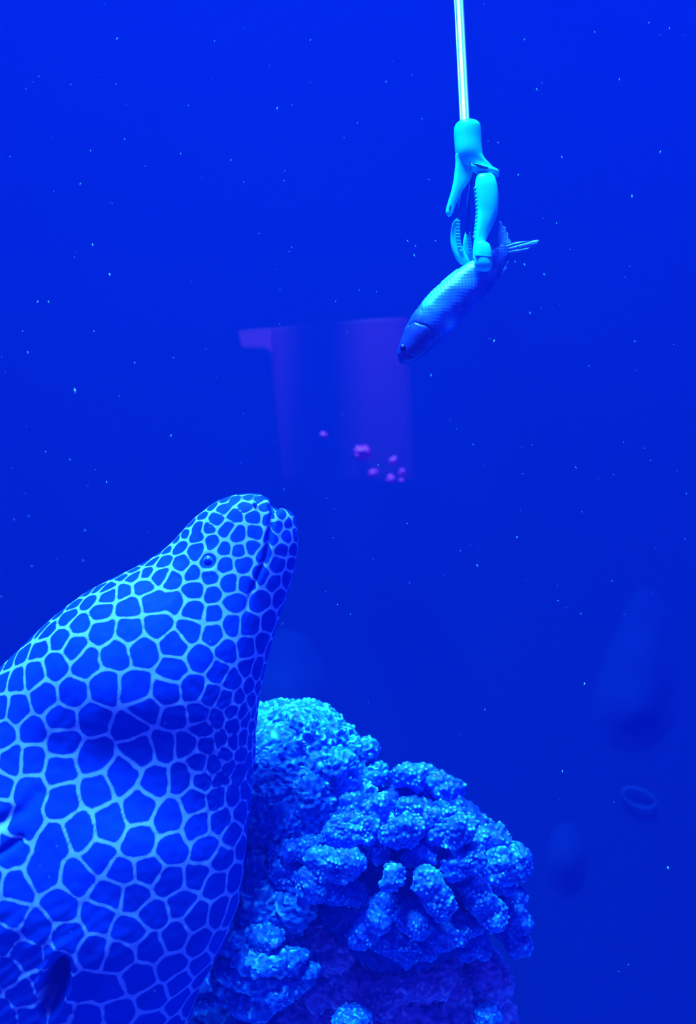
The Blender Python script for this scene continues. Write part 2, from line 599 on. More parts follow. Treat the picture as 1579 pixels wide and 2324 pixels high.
# ------------------------------------------------------------------ reef: rocks and corals
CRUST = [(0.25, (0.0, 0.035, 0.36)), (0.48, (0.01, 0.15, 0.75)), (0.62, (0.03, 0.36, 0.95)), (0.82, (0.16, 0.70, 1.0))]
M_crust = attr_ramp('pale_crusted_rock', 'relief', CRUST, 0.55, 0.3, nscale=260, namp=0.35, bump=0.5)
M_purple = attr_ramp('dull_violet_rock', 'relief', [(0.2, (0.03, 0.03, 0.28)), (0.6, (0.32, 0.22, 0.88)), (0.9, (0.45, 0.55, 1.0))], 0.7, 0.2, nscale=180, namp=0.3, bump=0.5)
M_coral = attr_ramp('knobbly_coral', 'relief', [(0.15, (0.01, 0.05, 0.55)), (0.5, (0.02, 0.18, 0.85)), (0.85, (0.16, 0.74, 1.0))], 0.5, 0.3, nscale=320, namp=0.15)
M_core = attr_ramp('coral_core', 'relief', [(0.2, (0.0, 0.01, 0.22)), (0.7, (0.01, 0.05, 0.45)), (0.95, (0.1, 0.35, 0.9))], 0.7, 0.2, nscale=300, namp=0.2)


def lump(name, px, py, Y, rx, ry, rz, mat, parent=None, n=120, a=160, rot=0.0, amps=(0.16, 0.05, 0.020), seed=0.0, sizes=(150, 34, 13), squash=2.0, flake=4.0):
    """rough boulder: radii in px (x, down, depth); relief noise sizes in px"""
    D, T = uv_sphere(n, a)
    s = Y / F
    D = np.sign(D) * np.abs(D) ** (2 / squash)
    P = np.stack([D[:, 0] * rx, D[:, 1] * rz, D[:, 2] * ry], 1)
    c_, s_ = math.cos(rot), math.sin(rot)
    P = np.stack([P[:, 0] * c_ - P[:, 2] * s_, P[:, 1], P[:, 0] * s_ + P[:, 2] * c_], 1)
    Nn = vnormals(P, T)
    if (P * Nn).sum(1).mean() < 0:
        Nn = -Nn; T = T[:, ::-1]
    R = min(rx, ry, rz)
    Q = P + seed * 31.7
    d0 = fbm(Q / sizes[0], 3)
    d1 = 1 - 2 * np.abs(fbm(Q / sizes[1] + 3, 2))
    w3 = Q + 6 * np.stack([noise(Q / 20 + 1), noise(Q / 20 + 9), noise(Q / 20 + 19)], 1)
    d2 = noise(w3 / sizes[2] + 7)
    d3 = np.maximum(noise(Q / (sizes[2] * 0.62) + 13), 0)
    fl = np.clip((noise(w3 / (sizes[2] * 0.8) + 23) - 0.18) / 0.22, 0, 1)
    fl = fl * np.clip(0.75 + 1.1 * noise(Q / 42 + 31), 0.1, 1)
    hgt = amps[0] * R * d0 + amps[1] * R * d1 + amps[2] * R * (0.7 * d2 + 0.6 * d3) + flake * fl
    P = P + Nn * hgt[:, None]
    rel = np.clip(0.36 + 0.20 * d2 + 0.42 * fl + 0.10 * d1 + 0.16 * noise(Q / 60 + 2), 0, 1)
    c = at(px, py, Y)
    return mesh_obj(name, P * s + c, T, mat, parent, attrs={'relief': rel})


YR = 1.10
rock = empty('reef_rock', at(640, 2300, YR))
tag(rock, 'rough blue crusted rock mound rising directly behind the eel\'s throat', 'rock')
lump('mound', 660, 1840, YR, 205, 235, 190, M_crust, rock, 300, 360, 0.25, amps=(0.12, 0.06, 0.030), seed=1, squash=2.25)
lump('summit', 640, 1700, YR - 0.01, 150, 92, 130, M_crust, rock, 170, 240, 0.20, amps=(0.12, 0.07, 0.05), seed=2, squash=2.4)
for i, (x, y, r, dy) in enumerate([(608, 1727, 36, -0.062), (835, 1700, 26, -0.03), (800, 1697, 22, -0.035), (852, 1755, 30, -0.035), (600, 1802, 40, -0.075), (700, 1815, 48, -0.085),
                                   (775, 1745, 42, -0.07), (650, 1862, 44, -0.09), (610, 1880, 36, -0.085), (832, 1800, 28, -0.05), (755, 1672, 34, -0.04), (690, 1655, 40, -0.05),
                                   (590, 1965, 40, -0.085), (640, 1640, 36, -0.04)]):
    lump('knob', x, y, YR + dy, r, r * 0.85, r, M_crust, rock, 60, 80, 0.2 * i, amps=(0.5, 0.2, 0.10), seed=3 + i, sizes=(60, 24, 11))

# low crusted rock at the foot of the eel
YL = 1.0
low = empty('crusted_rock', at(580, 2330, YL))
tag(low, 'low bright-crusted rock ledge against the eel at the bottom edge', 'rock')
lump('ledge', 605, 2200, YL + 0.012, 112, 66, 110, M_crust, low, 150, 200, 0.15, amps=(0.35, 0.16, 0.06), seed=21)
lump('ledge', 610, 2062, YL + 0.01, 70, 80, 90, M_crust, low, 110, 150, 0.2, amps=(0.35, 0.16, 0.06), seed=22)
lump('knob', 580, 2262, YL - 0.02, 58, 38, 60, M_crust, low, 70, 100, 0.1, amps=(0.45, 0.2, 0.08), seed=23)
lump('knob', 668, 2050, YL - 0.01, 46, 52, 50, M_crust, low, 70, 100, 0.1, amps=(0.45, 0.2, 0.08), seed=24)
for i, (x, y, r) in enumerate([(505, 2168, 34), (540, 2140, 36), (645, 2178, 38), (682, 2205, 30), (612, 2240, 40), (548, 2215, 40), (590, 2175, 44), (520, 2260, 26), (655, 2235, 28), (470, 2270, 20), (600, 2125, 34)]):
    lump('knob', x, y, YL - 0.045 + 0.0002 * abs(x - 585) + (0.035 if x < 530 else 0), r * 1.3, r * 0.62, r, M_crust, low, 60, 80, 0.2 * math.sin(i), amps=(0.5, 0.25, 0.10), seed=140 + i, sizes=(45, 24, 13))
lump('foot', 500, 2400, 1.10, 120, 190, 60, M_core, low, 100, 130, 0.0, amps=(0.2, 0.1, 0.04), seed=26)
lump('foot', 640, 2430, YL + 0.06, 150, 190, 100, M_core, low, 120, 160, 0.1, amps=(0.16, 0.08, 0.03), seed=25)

# dull violet rock under the coral
YC = 1.02
base = empty('base_rock', at(900, 2700, YC + 0.05))
tag(base, 'dull violet lumpy rock below the cauliflower coral', 'rock')
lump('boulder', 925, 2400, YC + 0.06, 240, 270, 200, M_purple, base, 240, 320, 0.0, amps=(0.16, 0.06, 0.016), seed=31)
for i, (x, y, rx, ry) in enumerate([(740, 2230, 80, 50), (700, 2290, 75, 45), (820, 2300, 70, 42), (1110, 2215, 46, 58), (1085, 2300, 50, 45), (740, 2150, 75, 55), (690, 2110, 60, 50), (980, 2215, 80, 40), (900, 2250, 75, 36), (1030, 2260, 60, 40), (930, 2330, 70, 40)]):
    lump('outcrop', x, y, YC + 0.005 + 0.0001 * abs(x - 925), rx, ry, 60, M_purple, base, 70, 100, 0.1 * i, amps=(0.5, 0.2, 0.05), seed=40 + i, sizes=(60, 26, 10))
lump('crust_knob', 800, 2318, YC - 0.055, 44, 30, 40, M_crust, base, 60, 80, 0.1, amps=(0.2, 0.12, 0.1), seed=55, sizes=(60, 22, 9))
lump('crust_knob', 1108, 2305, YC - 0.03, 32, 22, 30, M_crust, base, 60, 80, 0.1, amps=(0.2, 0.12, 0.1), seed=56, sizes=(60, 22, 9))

# the mound that carries everything, below the picture
mound = tag(lump('reef_mound', 560, 3190, 1.08, 900, 560, 640, M_core, None, 90, 140, 0.0, amps=(0.2, 0.05, 0.01), seed=61), 'dark reef mound under the eel and the coral at the bottom edge', 'rock')

# cauliflower coral
coral = empty('cauliflower_coral', at(930, 2180, YC))
tag(coral, 'cauliflower coral head with knobbly stubby branches, right of the eel', 'coral')
lump('core', 930, 1990, YC + 0.035, 215, 195, 150, M_core, coral, 150, 200, 0.0, amps=(0.12, 0.08, 0.03), seed=71)
BR = [  # x, y, half width, half height, tilt (deg, clockwise), extra depth (m, + is farther)
    (940, 1762, 52, 24, 8, 0.055), (1010, 1788, 34, 27, 10, 0.05), (975, 1800, 60, 34, 10, 0.085), (1030, 1846, 46, 30, 25, 0.06), (862, 1833, 34, 25, 5, 0.0), (935, 1843, 36, 26, 12, 0.0),
    (912, 1885, 52, 32, -18, -0.01), (1028, 1888, 56, 27, -22, -0.005), (1120, 1902, 40, 28, -5, 0.03), (795, 1884, 62, 36, -6, -0.005), (679, 1932, 40, 22, 6, -0.01),
    (762, 1960, 64, 31, 5, -0.02), (895, 1996, 23, 27, 30, -0.02), (985, 2030, 60, 29, 55, -0.02), (1055, 1958, 48, 27, -26, 0.0), (1133, 1966, 29, 36, 15, 0.02),
    (1176, 1957, 27, 32, 5, 0.04), (1100, 2050, 64, 33, 55, 0.005), (1172, 2070, 58, 26, 80, 0.035), (833, 2110, 44, 29, -58, -0.005), (935, 2098, 36, 21, 8, -0.005),
    (1022, 2122, 46, 27, 0, 0.01), (1078, 2155, 36, 24, -15, 0.02), (900, 2146, 56, 30, 18, 0.015), (797, 1828, 30, 20, -20, 0.01), (1172, 2142, 26, 18, 10, 0.03),
    (782, 2036, 42, 20, 10, 0.0), (985, 1868, 28, 22, 20, 0.0), (720, 2010, 44, 30, 10, 0.0), (665, 1990, 46, 33, 15, -0.005), (870, 2060, 40, 24, 25, 0.015), (960, 2150, 40, 22, -10, 0.02),
    (1060, 2100, 34, 22, 25, 0.02), (1140, 2005, 30, 24, 10, 0.03), (850, 1930, 30, 20, 25, 0.015), (745, 1918, 40, 24, 0, 0.02), (640, 1935, 30, 24, 0, 0.0), (958, 1935, 40, 22, -25, 0.012)]


def branch(x, y, rw, rh, tilt, dz, i):
    rw, rh = rw * 1.04, rh * 1.06
    n_, a_ = (90, 120) if rw > 40 else (70, 100)
    D, Tt = uv_sphere(n_, a_)
    D = np.stack([D[:, 0], -D[:, 2], D[:, 1]], 1)           # poles front and back
    ln = 95.0
    f = np.clip(-D[:, 1], 0, 1)
    taper = np.where(D[:, 1] > 0, 1 - 0.45 * np.clip(D[:, 1], 0, 1), 1.0)
    sx = np.sign(D[:, 0]) * np.abs(D[:, 0]) ** 0.85
    sz = np.sign(D[:, 2]) * np.abs(D[:, 2]) ** 0.85
    P = np.stack([sx * rw * taper, np.where(D[:, 1] > 0, D[:, 1] * ln, D[:, 1] * 0.75 * rh), sz * rh * taper], 1)
    t = -math.radians(tilt)
    c_, s_ = math.cos(t), math.sin(t)
    P = np.stack([P[:, 0] * c_ - P[:, 2] * s_, P[:, 1], P[:, 0] * s_ + P[:, 2] * c_], 1)
    Nn = vnormals(P, Tt)
    if (P * Nn).sum(1).mean() < 0:
        Nn = -Nn; Tt = Tt[:, ::-1]
    Q = P + i * 53.1
    big = fbm(Q / 40.0, 3) * 24.0 + 3.0
    # warts: rounded bumps on jittered sites over the tip
    r_ = np.random.default_rng(100 + i)
    cand = np.where(P[:, 1] < ln * 0.6)[0]
    r_.shuffle(cand)
    live = np.ones(len(P), bool)
    st = []
    for k in cand:
        if live[k]:
            st.append(k)
            live &= ((P - P[k]) ** 2).sum(1) > (6.0 + 6.5 * r_.random() ** 1.5) ** 2
    Sx = P[st]
    d = np.full(len(P), 1e9)
    for i0 in range(0, len(P), 4000):
        dd_ = ((P[i0:i0 + 4000, None] - Sx[None]) ** 2).sum(2)
        d[i0:i0 + 4000] = np.sqrt(dd_.min(1))
    wart = np.clip(1 - (d / 4.6) ** 2, 0, 1)
    amt = 0.6 + 0.9 * noise(Q / 16.0 + 2)
    hgt = big + wart * 3.6 * np.clip(amt, 0.1, 1.3)
    P2 = P + Nn * hgt[:, None]
    # branches fan outwards from the core
    ox, oy = (x - 930) / 260.0, (y - 2000) / 240.0
    P2[:, 0] -= np.clip(P2[:, 1], 0, None) * ox * 0.55
    P2[:, 2] += np.clip(P2[:, 1], 0, None) * oy * 0.55
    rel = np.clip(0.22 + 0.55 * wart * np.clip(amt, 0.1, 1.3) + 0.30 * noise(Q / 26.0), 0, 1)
    rr = min(1.0, ox * ox + oy * oy)
    Yb = YC - 0.075 * math.sqrt(1 - 0.85 * rr) + dz
    return mesh_obj('branch', P2 * (Yb / F) + at(x, y, Yb), Tt, M_coral, coral, attrs={'relief': rel})


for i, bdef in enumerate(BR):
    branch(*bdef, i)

# ------------------------------------------------------------------ feeding grabber
YG = 0.90
sg = YG / F
grab = empty('feeding_grabber', at(1062, 330, YG))
tag(grab, 'bright cyan plastic grabber on a shining pole, its jaws clutching the fish', 'grabber')
LEAN = 0.72


def pole_line(px, py, dy):
    a_ = at(px, py, YG + dy)
    top = at(1031 + px - 1055, 0, YG + 0.045)
    z_ = np.array([0.0, 1.0])
    d_ = at(1041 + px - 1055, 0, YG + LEAN * 0.115 + dy) - a_
    return np.array([a_ + d_ * k for k in (0, 0.02, 0.5, 1.0, 3.0, 6.4, 6.5)])


tube_obj('pole', pole_line(1055, 285, 0.0), 12.0 * sg, M_pole, grab, 24)
tube_obj('pull_wire', pole_line(1046, 278, -0.002), 2.6 * sg, M_wire, grab, 8)
loft_obj('socket', [(1050, 276, 1070, 276, 10), (1041, 278, 1082, 278, 22), (1033, 284, 1089, 285, 28), (1030, 296, 1091, 297, 30), (1031, 320, 1092, 320, 30), (1033, 345, 1094, 343, 30),
                    (1036, 360, 1097, 357, 28), (1041, 372, 1105, 367, 24), (1048, 381, 1115, 376, 18), (1058, 386, 1120, 380, 8)], 46, 40, YG, M_plastic, grab, 2.2)
loft_obj('hinge_plate', [(1068, 372, 1070, 386, 12), (1082, 374, 1084, 393, 16), (1100, 376, 1102, 397, 17), (1116, 381, 1116, 398, 16), (1126, 385, 1127, 399, 13), (1131, 388, 1131, 401, 8)], 24, 20, YG - 0.006, M_plastic, grab, 3.0)
prism_obj('slit', [(1071, 371), (1085, 373), (1108, 381), (1104, 383), (1084, 378)], YG - 0.0135, 2, M_slot, grab)
arm = loft_obj('arm', [(1033, 352, 1060, 352, 16), (1033, 372, 1073, 376, 14), (1031, 392, 1072, 396, 12), (1029, 408, 1066, 410, 11), (1026, 424, 1056, 424, 10), (1022, 440, 1046, 438, 9),
                       (1017, 456, 1038, 455, 8), (1013, 470, 1032, 470, 7), (1011, 481, 1028, 482, 7), (1013, 489, 1023, 490, 5), (1017, 492, 1019, 492, 1)], 40, 24, YG, M_plastic, grab, 3.0)
loft_obj('slot', [(1018, 478, 1021, 479, 2), (1018, 471, 1024, 472, 3), (1021, 464, 1025, 464, 2)], 10, 10, YG - 0.0022, M_plastic_dark, arm)
# front jaw with its pad
jaw = loft_obj('jaw', [(1084, 396, 1116, 394, 8), (1080, 404, 1122, 402, 14), (1078, 418, 1127, 418, 17), (1079, 438, 1130, 440, 18), (1081, 460, 1130, 464, 18), (1082, 480, 1128, 484, 17),
                       (1081, 500, 1120, 508, 16), (1078, 522, 1108, 532, 14), (1075, 545, 1100, 555, 12), (1073, 570, 1098, 580, 11), (1073, 590, 1096, 600, 8)], 60, 28, YG - 0.010, M_plastic, grab, 2.6)
for k in range(13):
    t = k / 12
    y = 428 + 110 * t
    x = np.interp(y, [428, 455, 480, 510, 540], [1078, 1081, 1082.5, 1080, 1076])
    loft_obj('tooth', [(x - 2.5, y - 3, x - 2.5, y + 3, 7), (x + 5, y - 3.6, x + 5, y + 3.6, 8)], 4, 10, YG - 0.010, M_plastic, jaw, 2.5)
loft_obj('pad', [(1079, 549, 1100, 548, 8), (1077, 556, 1110, 556, 14), (1076, 572, 1115, 572, 16), (1076, 590, 1116, 590, 16), (1077, 602, 1116, 603, 15), (1081, 611, 1112, 613, 11), (1090, 615, 1104, 616, 4)], 30, 28, YG - 0.018, M_plastic, jaw, 3.0)
prism_obj('seam', [(1077, 583.4), (1115, 586.4), (1115, 587.6), (1077, 584.6)], YG - 0.018, 16.4, M_plastic_dark, jaw)
# the two curved claws on the other side, their linkages running up to the head behind the socket
ca_ = loft_obj('claw', [(1035, 496, 1040, 498, 2), (1027, 506, 1043, 508, 6), (1023, 522, 1042, 523, 8), (1022, 540, 1043, 540, 8), (1023, 556, 1046, 553, 8), (1027, 572, 1052, 566, 8), (1034, 587, 1058, 578, 8),
                         (1043, 598, 1063, 588, 7), (1052, 605, 1066, 594, 5), (1064, 608, 1070, 600, 2)], 44, 20, YG + 0.006, M_plastic, grab, 3.0)
for k in range(10):
    y = 502 + 7.4 * k
    x = np.interp(y, [500, 540, 560, 575], [1037, 1038, 1041, 1047])
    loft_obj('tooth', [(x - 4, y - 1.2, x - 4, y + 2.4, 8), (x + 6, y - 0.6, x + 6, y + 3.0, 8)], 4, 8, YG + 0.004, M_plastic, ca_, 3.0)
cb_ = loft_obj('claw', [(1058, 522, 1061, 524, 2), (1054, 532, 1066, 532, 5), (1051, 546, 1069, 546, 7), (1050, 562, 1071, 562, 7), (1052, 578, 1073, 576, 7), (1058, 590, 1075, 588, 6), (1066, 600, 1078, 598, 3)], 34, 20, YG + 0.022, M_plastic, grab, 3.0)
for k in range(7):
    y = 528 + 7.4 * k
    x = np.interp(y, [525, 545, 575], [1060, 1063, 1066])
    loft_obj('tooth', [(x - 3, y - 1.2, x - 3, y + 2.0, 6), (x + 6, y - 0.6, x + 6, y + 2.6, 6)], 4, 8, YG + 0.0195, M_plastic, cb_, 3.0)
for (x0_, y0_, x1_, y1_, yy) in [(1062, 380, 1038, 505, 0.012), (1074, 380, 1060, 530, 0.022)]:
    tube_obj('linkage', np.vstack([at(x0_, y0_, YG + 0.008), at(0.5 * (x0_ + x1_) - 4, 0.5 * (y0_ + y1_), YG + yy), at(x1_, y1_, YG + yy - 0.004)]), 4.0 * sg, M_plastic_dark, grab, 10)

# ------------------------------------------------------------------ bait fish
YF = 0.905
sf = YF / F
fk = [(902, 813, 909, 826, 4), (902, 800, 924, 826, 12), (905, 784, 942, 819, 18), (911, 765, 962, 806, 24), (922, 738, 986, 785, 29), (940, 708, 1012, 762, 32), (963, 678, 1037, 737, 34), (992, 649, 1063, 711, 34),
      (1022, 624, 1086, 686, 32), (1051, 603, 1109, 661, 28), (1080, 586, 1128, 637, 23), (1104, 574, 1143, 612, 18), (1119, 566, 1150, 592, 13), (1129, 559, 1156, 579, 9), (1138, 552, 1160, 569, 6)]
V, fc, PX, PY, PD, TS, n, a = loft(fk, 170, 120, YF, 1.9)
T = tri(fc)
N = vnormals(V, T)
cen = V.reshape(n, a, 3).mean(1).repeat(a, 0)
if ((V - cen) * N).sum(1).mean() < 0:
    N = -N
dsp = np.zeros(len(V))
dg_, pg_ = dist_poly(PX, PY, [(926, 740), (938, 734), (952, 741), (966, 745), (978, 756), (984, 772)])
dsp -= np.exp(-(dg_ / 2.2) ** 2) * 2.2
dmth, _ = dist_poly(PX, PY, [(901, 812), (912, 806), (926, 808), (938, 812)])
dsp -= np.exp(-(dmth / 1.8) ** 2) * 1.8
# rows of scales, behind the gill cover
ax = np.array([0.70, -0.714])
u_ = (PX - 905) * ax[0] + (PY - 822) * ax[1]
v_ = (PX - 905) * 0.714 + (PY - 822) * 0.70
scl = np.clip((u_ - 95) / 20, 0, 1)
dsp += scl * 0.42 * np.sin(u_ * 0.62 + 0.8 * np.sin(v_ * 0.2)) * np.sin(v_ * 0.62 + 0.9 * noise(np.stack([PX, PY, PD], 1) / 20.0)) + 1.2 * noise(np.stack([PX, PY, PD], 1) / 26.0)
V2 = V + N * (dsp * sf)[:, None]
m, nt, b = new_mat('silvery_scales')
tc = nt.nodes.new('ShaderNodeTexCoord')
nz = nt.nodes.new('ShaderNodeTexNoise'); nz.inputs['Scale'].default_value = 90; nz.inputs['Detail'].default_value = 6
nt.links.new(tc.outputs['Object'], nz.inputs['Vector'])
at1 = nt.nodes.new('ShaderNodeAttribute'); at1.attribute_name = 'flank'
mx = nt.nodes.new('ShaderNodeMath'); mx.operation = 'MULTIPLY_ADD'; mx.inputs[1].default_value = 0.5
nt.links.new(nz.outputs['Fac'], mx.inputs[0]); nt.links.new(at1.outputs['Fac'], mx.inputs[2])
rp = nt.nodes.new('ShaderNodeValToRGB')
el = rp.color_ramp.elements
el[0].position, el[0].color = 0.25, (0.02, 0.04, 0.35, 1)
el[1].position, el[1].color = 1.0, (0.10, 0.75, 0.95, 1)
e_ = el.new(0.6); e_.color = (0.03, 0.19, 0.80, 1)
nt.links.new(mx.outputs[0], rp.inputs['Fac'])
nt.links.new(rp.outputs['Color'], b.inputs['Base Color'])
b.inputs['Roughness'].default_value = 0.38
b.inputs['Metallic'].default_value = 0.1
b.inputs['Specular IOR Level'].default_value = 0.7
# silver back stripe, dull head, pale belly patch; the highlight along the back is painted into the colour
tpos = np.clip((u_ - 95) / 20, 0, 1)
rel_v = np.arctan2(-(PD), 1.0)
th_ = np.tile(np.linspace(0, 2 * math.pi, a, endpoint=False), n)
cang = np.cos(th_)                                          # -1 dorsal .. 1 ventral
glint = np.exp(-((cang + 0.80) / 0.20) ** 2) * np.clip((u_ - 120) / 25, 0, 1) * np.clip((285 - u_) / 20, 0, 1)
belly = np.exp(-(((PX - 1018) / 16) ** 2 + ((PY - 738) / 18) ** 2))
headd = np.clip((95 - u_) / 40, 0, 1)
flank = 0.12 + 0.16 * tpos + 0.62 * glint + 0.35 * belly - 0.18 * headd - 0.1 * np.clip(cang, 0, 1) * tpos
fish = mesh_obj('bait_fish', *cap_tri(V2, fc, n, a), m, attrs={'flank': np.r_[flank, 0.1, 0.3]})
import bmesh
bm = bmesh.new(); bm.from_mesh(fish.data); bmesh.ops.recalc_face_normals(bm, faces=bm.faces); bm.to_mesh(fish.data); bm.free()
tag(fish, 'small silvery herring-like fish hanging head-down in the grabber jaws', 'fish')
fi = np.argmin(np.hypot(PX - 914, PY - 793) + 1000 * (PD > 0))
ec = V2[fi]
eye = mesh_obj('eye', eyeD * np.array([9, 3.5, 9]) * sf + ec, eyeT, M_eye, fish)
mesh_obj('pupil', eyeD * np.array([5, 2, 5]) * sf + ec + np.array([0, -2.6 * sf, 0]), eyeT, M_pupil, eye)


def fin(name, poly, Y0, parent, ribs, amp=1.0):
    """a fin fan: rows from root to tip with rib relief and real thickness; poly = (root line, tip line)"""
    (ra, rb), tips = poly
    nu, nv = 26, 22
    tp = np.array(tips, float)
    d = np.r_[0, np.cumsum(np.linalg.norm(np.diff(tp, axis=0), axis=1))]
    q_ = np.linspace(0, d[-1], nu)
    tip = np.stack([np.interp(q_, d, tp[:, 0]), np.interp(q_, d, tp[:, 1])], 1)
    root = np.array(ra)[None] + (np.array(rb) - np.array(ra))[None] * np.linspace(0, 1, nu)[:, None]
    vv = np.linspace(0, 1, nv)
    P = root[:, None] + (tip - root)[:, None] * vv[None, :, None]
    th = 2.6 * (1 - 0.75 * vv)[None] * np.ones((nu, 1))
    rb_ = amp * np.sin(np.linspace(0, math.pi * ribs, nu))[:, None] * np.ones((1, nv))
    s = Y0 / F
    def side(sg_):
        dep = sg_ * th + rb_
        return np.stack([(P[..., 0] - CX) * s, Y0 + dep * s, CZ - (P[..., 1] - CY) * s], -1).reshape(-1, 3)
    VV = np.vstack([side(-1), side(1)])
    fs = []
    o2 = nu * nv
    for i in range(nu - 1):
        for j in range(nv - 1):
            a_, b_, c_, d_ = i * nv + j, (i + 1) * nv + j, (i + 1) * nv + j + 1, i * nv + j + 1
            fs.append((a_, b_, c_, d_)); fs.append((o2 + d_, o2 + c_, o2 + b_, o2 + a_))
    bd = [i * nv for i in range(nu)] + [(nu - 1) * nv + j for j in range(1, nv)] + [i * nv + nv - 1 for i in range(nu - 2, -1, -1)] + [j for j in range(nv - 2, 0, -1)]
    for i in range(len(bd)):
        a_, b_ = bd[i], bd[(i + 1) % len(bd)]
        fs.append((b_, a_, o2 + a_, o2 + b_))
    return mesh_obj(name, VV, fs, M_fin, parent)


tail = fin('tail_fin', (((1131, 572), (1154, 566)), [(1130, 530), (1133, 500), (1138, 505), (1141, 513), (1147, 516), (1148, 524), (1153, 530), (1152, 538), (1160, 548)]), YF + 0.001, fish, 9)
fin('tail_lobe', (((1141, 556), (1152, 578)), [(1168, 549), (1200, 547), (1223, 544), (1220, 554), (1195, 566), (1170, 575)]), YF - 0.001, tail, 7)
fin('anal_fin', (((1136, 622), (1150, 594)), [(1139, 622), (1146, 615), (1150, 607), (1153, 594)]), YF - 0.004, fish, 4, 0.5)
fin('dorsal_fin', (((1002, 643), (1040, 611)), [(1000, 640), (1012, 630), (1024, 620), (1038, 609)]), YF + 0.004, fish, 4, 0.5)

# ------------------------------------------------------------------ red glass reflection, built as an added jug shell by the back wall
YJ = 1.80
sj = YJ / F
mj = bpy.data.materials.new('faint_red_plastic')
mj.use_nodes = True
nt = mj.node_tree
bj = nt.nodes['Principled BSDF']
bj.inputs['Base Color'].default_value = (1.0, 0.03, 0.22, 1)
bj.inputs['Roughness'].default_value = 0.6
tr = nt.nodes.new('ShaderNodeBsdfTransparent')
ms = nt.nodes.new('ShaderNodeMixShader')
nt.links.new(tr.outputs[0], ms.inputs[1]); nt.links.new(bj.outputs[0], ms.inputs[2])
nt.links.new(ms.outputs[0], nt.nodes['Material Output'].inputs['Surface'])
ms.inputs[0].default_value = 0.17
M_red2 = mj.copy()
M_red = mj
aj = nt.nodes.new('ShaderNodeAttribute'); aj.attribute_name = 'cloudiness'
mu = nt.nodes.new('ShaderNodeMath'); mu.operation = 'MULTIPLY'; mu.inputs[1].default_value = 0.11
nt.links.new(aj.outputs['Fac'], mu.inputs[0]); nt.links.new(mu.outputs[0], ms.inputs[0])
M_pink = plain('pink_feed', (0.9, 0.02, 0.22), 0.5, spec=0.3)  # pink chunks of the glass reflection, added as lumps
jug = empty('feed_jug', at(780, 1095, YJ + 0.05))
tag(jug, 'faint translucent red jug with a side grip behind the fish, blurred by haze', 'jug')


def jring(xl, yl, xr, yr, dep, k=240, e=4.0):
    th = np.linspace(0, 2 * math.pi, k, endpoint=False)
    c, s = np.cos(th), np.sin(th)
    c = np.sign(c) * np.abs(c) ** (2 / e); s = np.sign(s) * np.abs(s) ** (2 / e)
    x = 0.5 * (xl + xr) + 0.5 * (xr - xl) * c
    y = 0.5 * (yl + yr) + 0.5 * (yr - yl) * c
    return np.stack([x, YJ + 0.045 + dep * s, y], 1)


# open-topped tub; the reflection's fade is painted into its opacity, stronger at both front corners
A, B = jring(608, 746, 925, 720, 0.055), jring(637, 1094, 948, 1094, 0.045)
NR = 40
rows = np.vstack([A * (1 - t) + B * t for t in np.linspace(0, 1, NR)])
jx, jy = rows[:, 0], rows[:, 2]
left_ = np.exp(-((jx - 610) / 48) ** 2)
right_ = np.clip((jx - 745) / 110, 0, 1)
refl_fade = (left_ + right_ * right_ * (3 - 2 * right_)) * np.interp(jy, [720, 800, 960, 1094], [1.0, 0.85, 0.45, 0.28]) * (rows[:, 1] < YJ + 0.045)
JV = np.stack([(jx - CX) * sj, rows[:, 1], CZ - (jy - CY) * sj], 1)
jb = mesh_obj('body', JV, [tuple(f) for f in grid_faces(NR, 240)] + [tuple(range((NR - 1) * 240, NR * 240))], M_red, jug, attrs={'cloudiness': refl_fade})
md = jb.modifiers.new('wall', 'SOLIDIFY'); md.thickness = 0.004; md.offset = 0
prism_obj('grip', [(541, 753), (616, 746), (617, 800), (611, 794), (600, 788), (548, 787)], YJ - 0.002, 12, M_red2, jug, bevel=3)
for i, (x, y, r) in enumerate([(822, 1028, 16), (846, 1075, 10), (893, 1046, 8), (887, 1087, 10), (913, 1072, 8), (912, 1090, 6), (735, 988, 7)]):
    o = lump('feed_chunk', x, y, YJ - 0.022, r, r * 0.85, r, M_pink, None, 24, 32, 0.4 * i, amps=(0.5, 0.15, 0.05), seed=80 + i, sizes=(16, 10, 6))
    where = ['largest pink feed chunk, upper left of the cluster low on the red jug', 'round pink feed chunk below the largest one on the red jug', 'dim pink feed chunk above the bright ones on the red jug',
             'pink feed chunk at the lower middle of the red jug cluster', 'brightest pink feed chunk at the right edge of the red jug', 'tiny pink feed chunk at the bottom right corner of the red jug',
             'lone faint pink feed speck left of the cluster in the red jug'][i]
    tag(o, where, 'feed chunk', 'pink feed chunks in the red jug')  # the chunks are parts of the glass reflection, added as lumps

# ------------------------------------------------------------------ added bulges and loop for glass reflections and a haze patch
M_far = plain('far_hazy_rock', (0.004, 0.0175, 0.099), 0.9, spec=0.0)


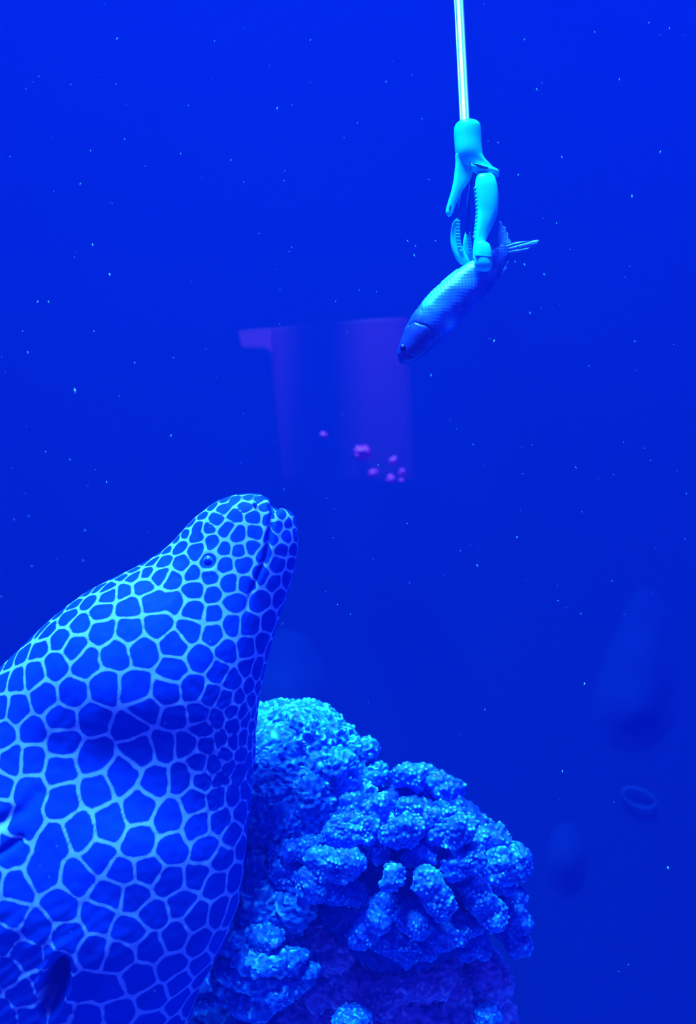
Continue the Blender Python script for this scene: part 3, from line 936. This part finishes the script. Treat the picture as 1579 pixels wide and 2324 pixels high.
def added_wall_bulge(name, label, x0, x1, y0, y1, height):
    """smooth rock swelling out of the back wall; height(px, py) in metres"""
    gx_, gy_ = np.meshgrid(np.linspace(x0, x1, 90), np.linspace(y0, y1, 110))
    hh = height(gx_, gy_)
    hh = hh + 0.004 * noise(np.stack([gx_.ravel() / 90, gy_.ravel() / 90, gx_.ravel() * 0], 1)).reshape(hh.shape) * np.clip(hh / 0.01, 0, 1)
    Rv = at(gx_.ravel(), gy_.ravel(), YB + 0.002)
    Rv[:, 1] -= np.clip(hh.ravel(), -0.001, None)
    ng, mg = gx_.shape
    ii, jj = np.meshgrid(np.arange(ng - 1), np.arange(mg - 1), indexing='ij')
    q0 = (ii * mg + jj).ravel()
    keep = hh.ravel()[q0] + hh.ravel()[q0 + mg + 1] > 0.0005
    far = mesh_obj(name, Rv, np.stack([q0, q0 + mg, q0 + mg + 1, q0 + 1], 1)[keep], M_far)
    bmf = bmesh.new(); bmf.from_mesh(far.data); bmesh.ops.delete(bmf, geom=[v for v in bmf.verts if not v.link_faces], context='VERTS'); bmf.to_mesh(far.data); bmf.free()
    tag(far, label, 'rock', 'faint rocks on the back wall')


def sstep(t):
    t = np.clip(t, 0, 1)
    return t * t * (3 - 2 * t)


def h_right(x, y):
    u = (x - 1452 + 0.10 * (y - 1500)) / np.interp(y, [1240, 1500, 1680, 1760], [70, 112, 125, 110])
    v = np.where(y < 1600, (y - 1600) / 340.0, (y - 1600) / 130.0)
    return 0.024 * sstep(1 - np.sqrt(u ** 2 + v ** 2))


added_wall_bulge('background_rock', 'large faint pale rock bulge on the back wall at the right edge', 1230, 1720, 1220, 1800, h_right)
added_wall_bulge('background_rock', 'small dim rock bulge on the back wall, right of the coral', 1200, 1380, 1800, 2100,
           lambda x, y: 0.018 * sstep(1 - np.sqrt(((x - 1285) / 60.0) ** 2 + ((y - 1950) / 110.0) ** 2)))
added_wall_bulge('background_rock', 'pale rock bulge on the back wall between eel throat and rock summit', 480, 860, 1320, 1760,
           lambda x, y: 0.06 * sstep(1 - np.sqrt(((x - 650) / 130.0) ** 2 + ((y - 1690) / 300.0) ** 2)))

mlo = plain('pale_loop', (0.003, 0.024, 0.19), 0.9)  # ring of a glass reflection, added as a thin tube
th = np.linspace(0, 2 * math.pi, 40, endpoint=False)
lx = 1449 + 40 * np.cos(th) * math.cos(0.38) - 19 * np.sin(th) * math.sin(0.38)
ly = 1810 + 40 * np.cos(th) * math.sin(0.38) + 19 * np.sin(th) * math.cos(0.38)
tag(tube_obj('loop', at(lx, ly, 1.912), 2.0 * 1.9 / F, mlo, None, 8, closed=True), 'faint pale oval loop adrift in dark water at lower right', 'loop')

# ------------------------------------------------------------------ specks drifting in the water
sp = [(266, 88, 5), (487, 93, 3), (182, 418, 4), (210, 556, 4), (249, 624, 6), (170, 887, 7), (388, 989, 4), (242, 1095, 4), (213, 752, 4), (63, 800, 4), (306, 824, 4), (629, 246, 4), (704, 91, 3), (410, 349, 3),
      (1349, 73, 3), (1275, 357, 4), (1434, 446, 5), (1498, 345, 4), (1190, 90, 3), (1218, 203, 4), (1130, 324, 4), (1176, 397, 4), (1190, 601, 4), (1235, 623, 4), (1203, 711, 4), (1121, 774, 5), (940, 580, 4),
      (943, 559, 3), (925, 547, 3), (1326, 1552, 5), (1276, 1751, 4), (1516, 1970, 6), (1440, 775, 3), (978, 852, 4), (1040, 560, 3), (1083, 1284, 4), (1173, 1220, 4), (858, 1056, 3), (876, 186, 3), (1405, 180, 3), (1472, 52, 3), (86, 685, 5), (110, 685, 4)]
r_ = np.random.default_rng(12)
for k in range(170):
    sp.append((r_.uniform(0, 1579), r_.uniform(0, 1400) if r_.random() < 0.8 else r_.uniform(1000, 2324), 1.2 + 1.6 * r_.random() ** 2))
Vs, Fs = [], []
for (x, y, sz) in sp:
    Y = r_.uniform(0.80, 1.0)
    if x < 700 and y > 1100:
        Y = 0.72
    c = at(x, y, Y)
    h = sz * 0.62 * Y / F
    ang = r_.uniform(-0.5, 0.5)
    up = np.array([math.sin(ang), 0.2, math.cos(ang)]) * h * r_.uniform(1.0, 2.0)
    si = np.array([math.cos(ang), 0.3, -math.sin(ang)]) * h * 0.55
    de_ = np.array([0, 1, 0]) * h * 0.6
    b0 = len(Vs)
    Vs += [c + up, c - up, c + si, c - si, c + de_, c - de_]
    Fs += [(b0 + p, b0 + q2, b0 + r2) for p, q2, r2 in [(0, 2, 4), (0, 4, 3), (0, 3, 5), (0, 5, 2), (1, 4, 2), (1, 3, 4), (1, 5, 3), (1, 2, 5)]]
specks = mesh_obj('drifting_specks', Vs, Fs, M_speck, smooth=False)
tag(specks, 'tiny pale specks of debris drifting through the blue water', 'debris', kind='stuff')
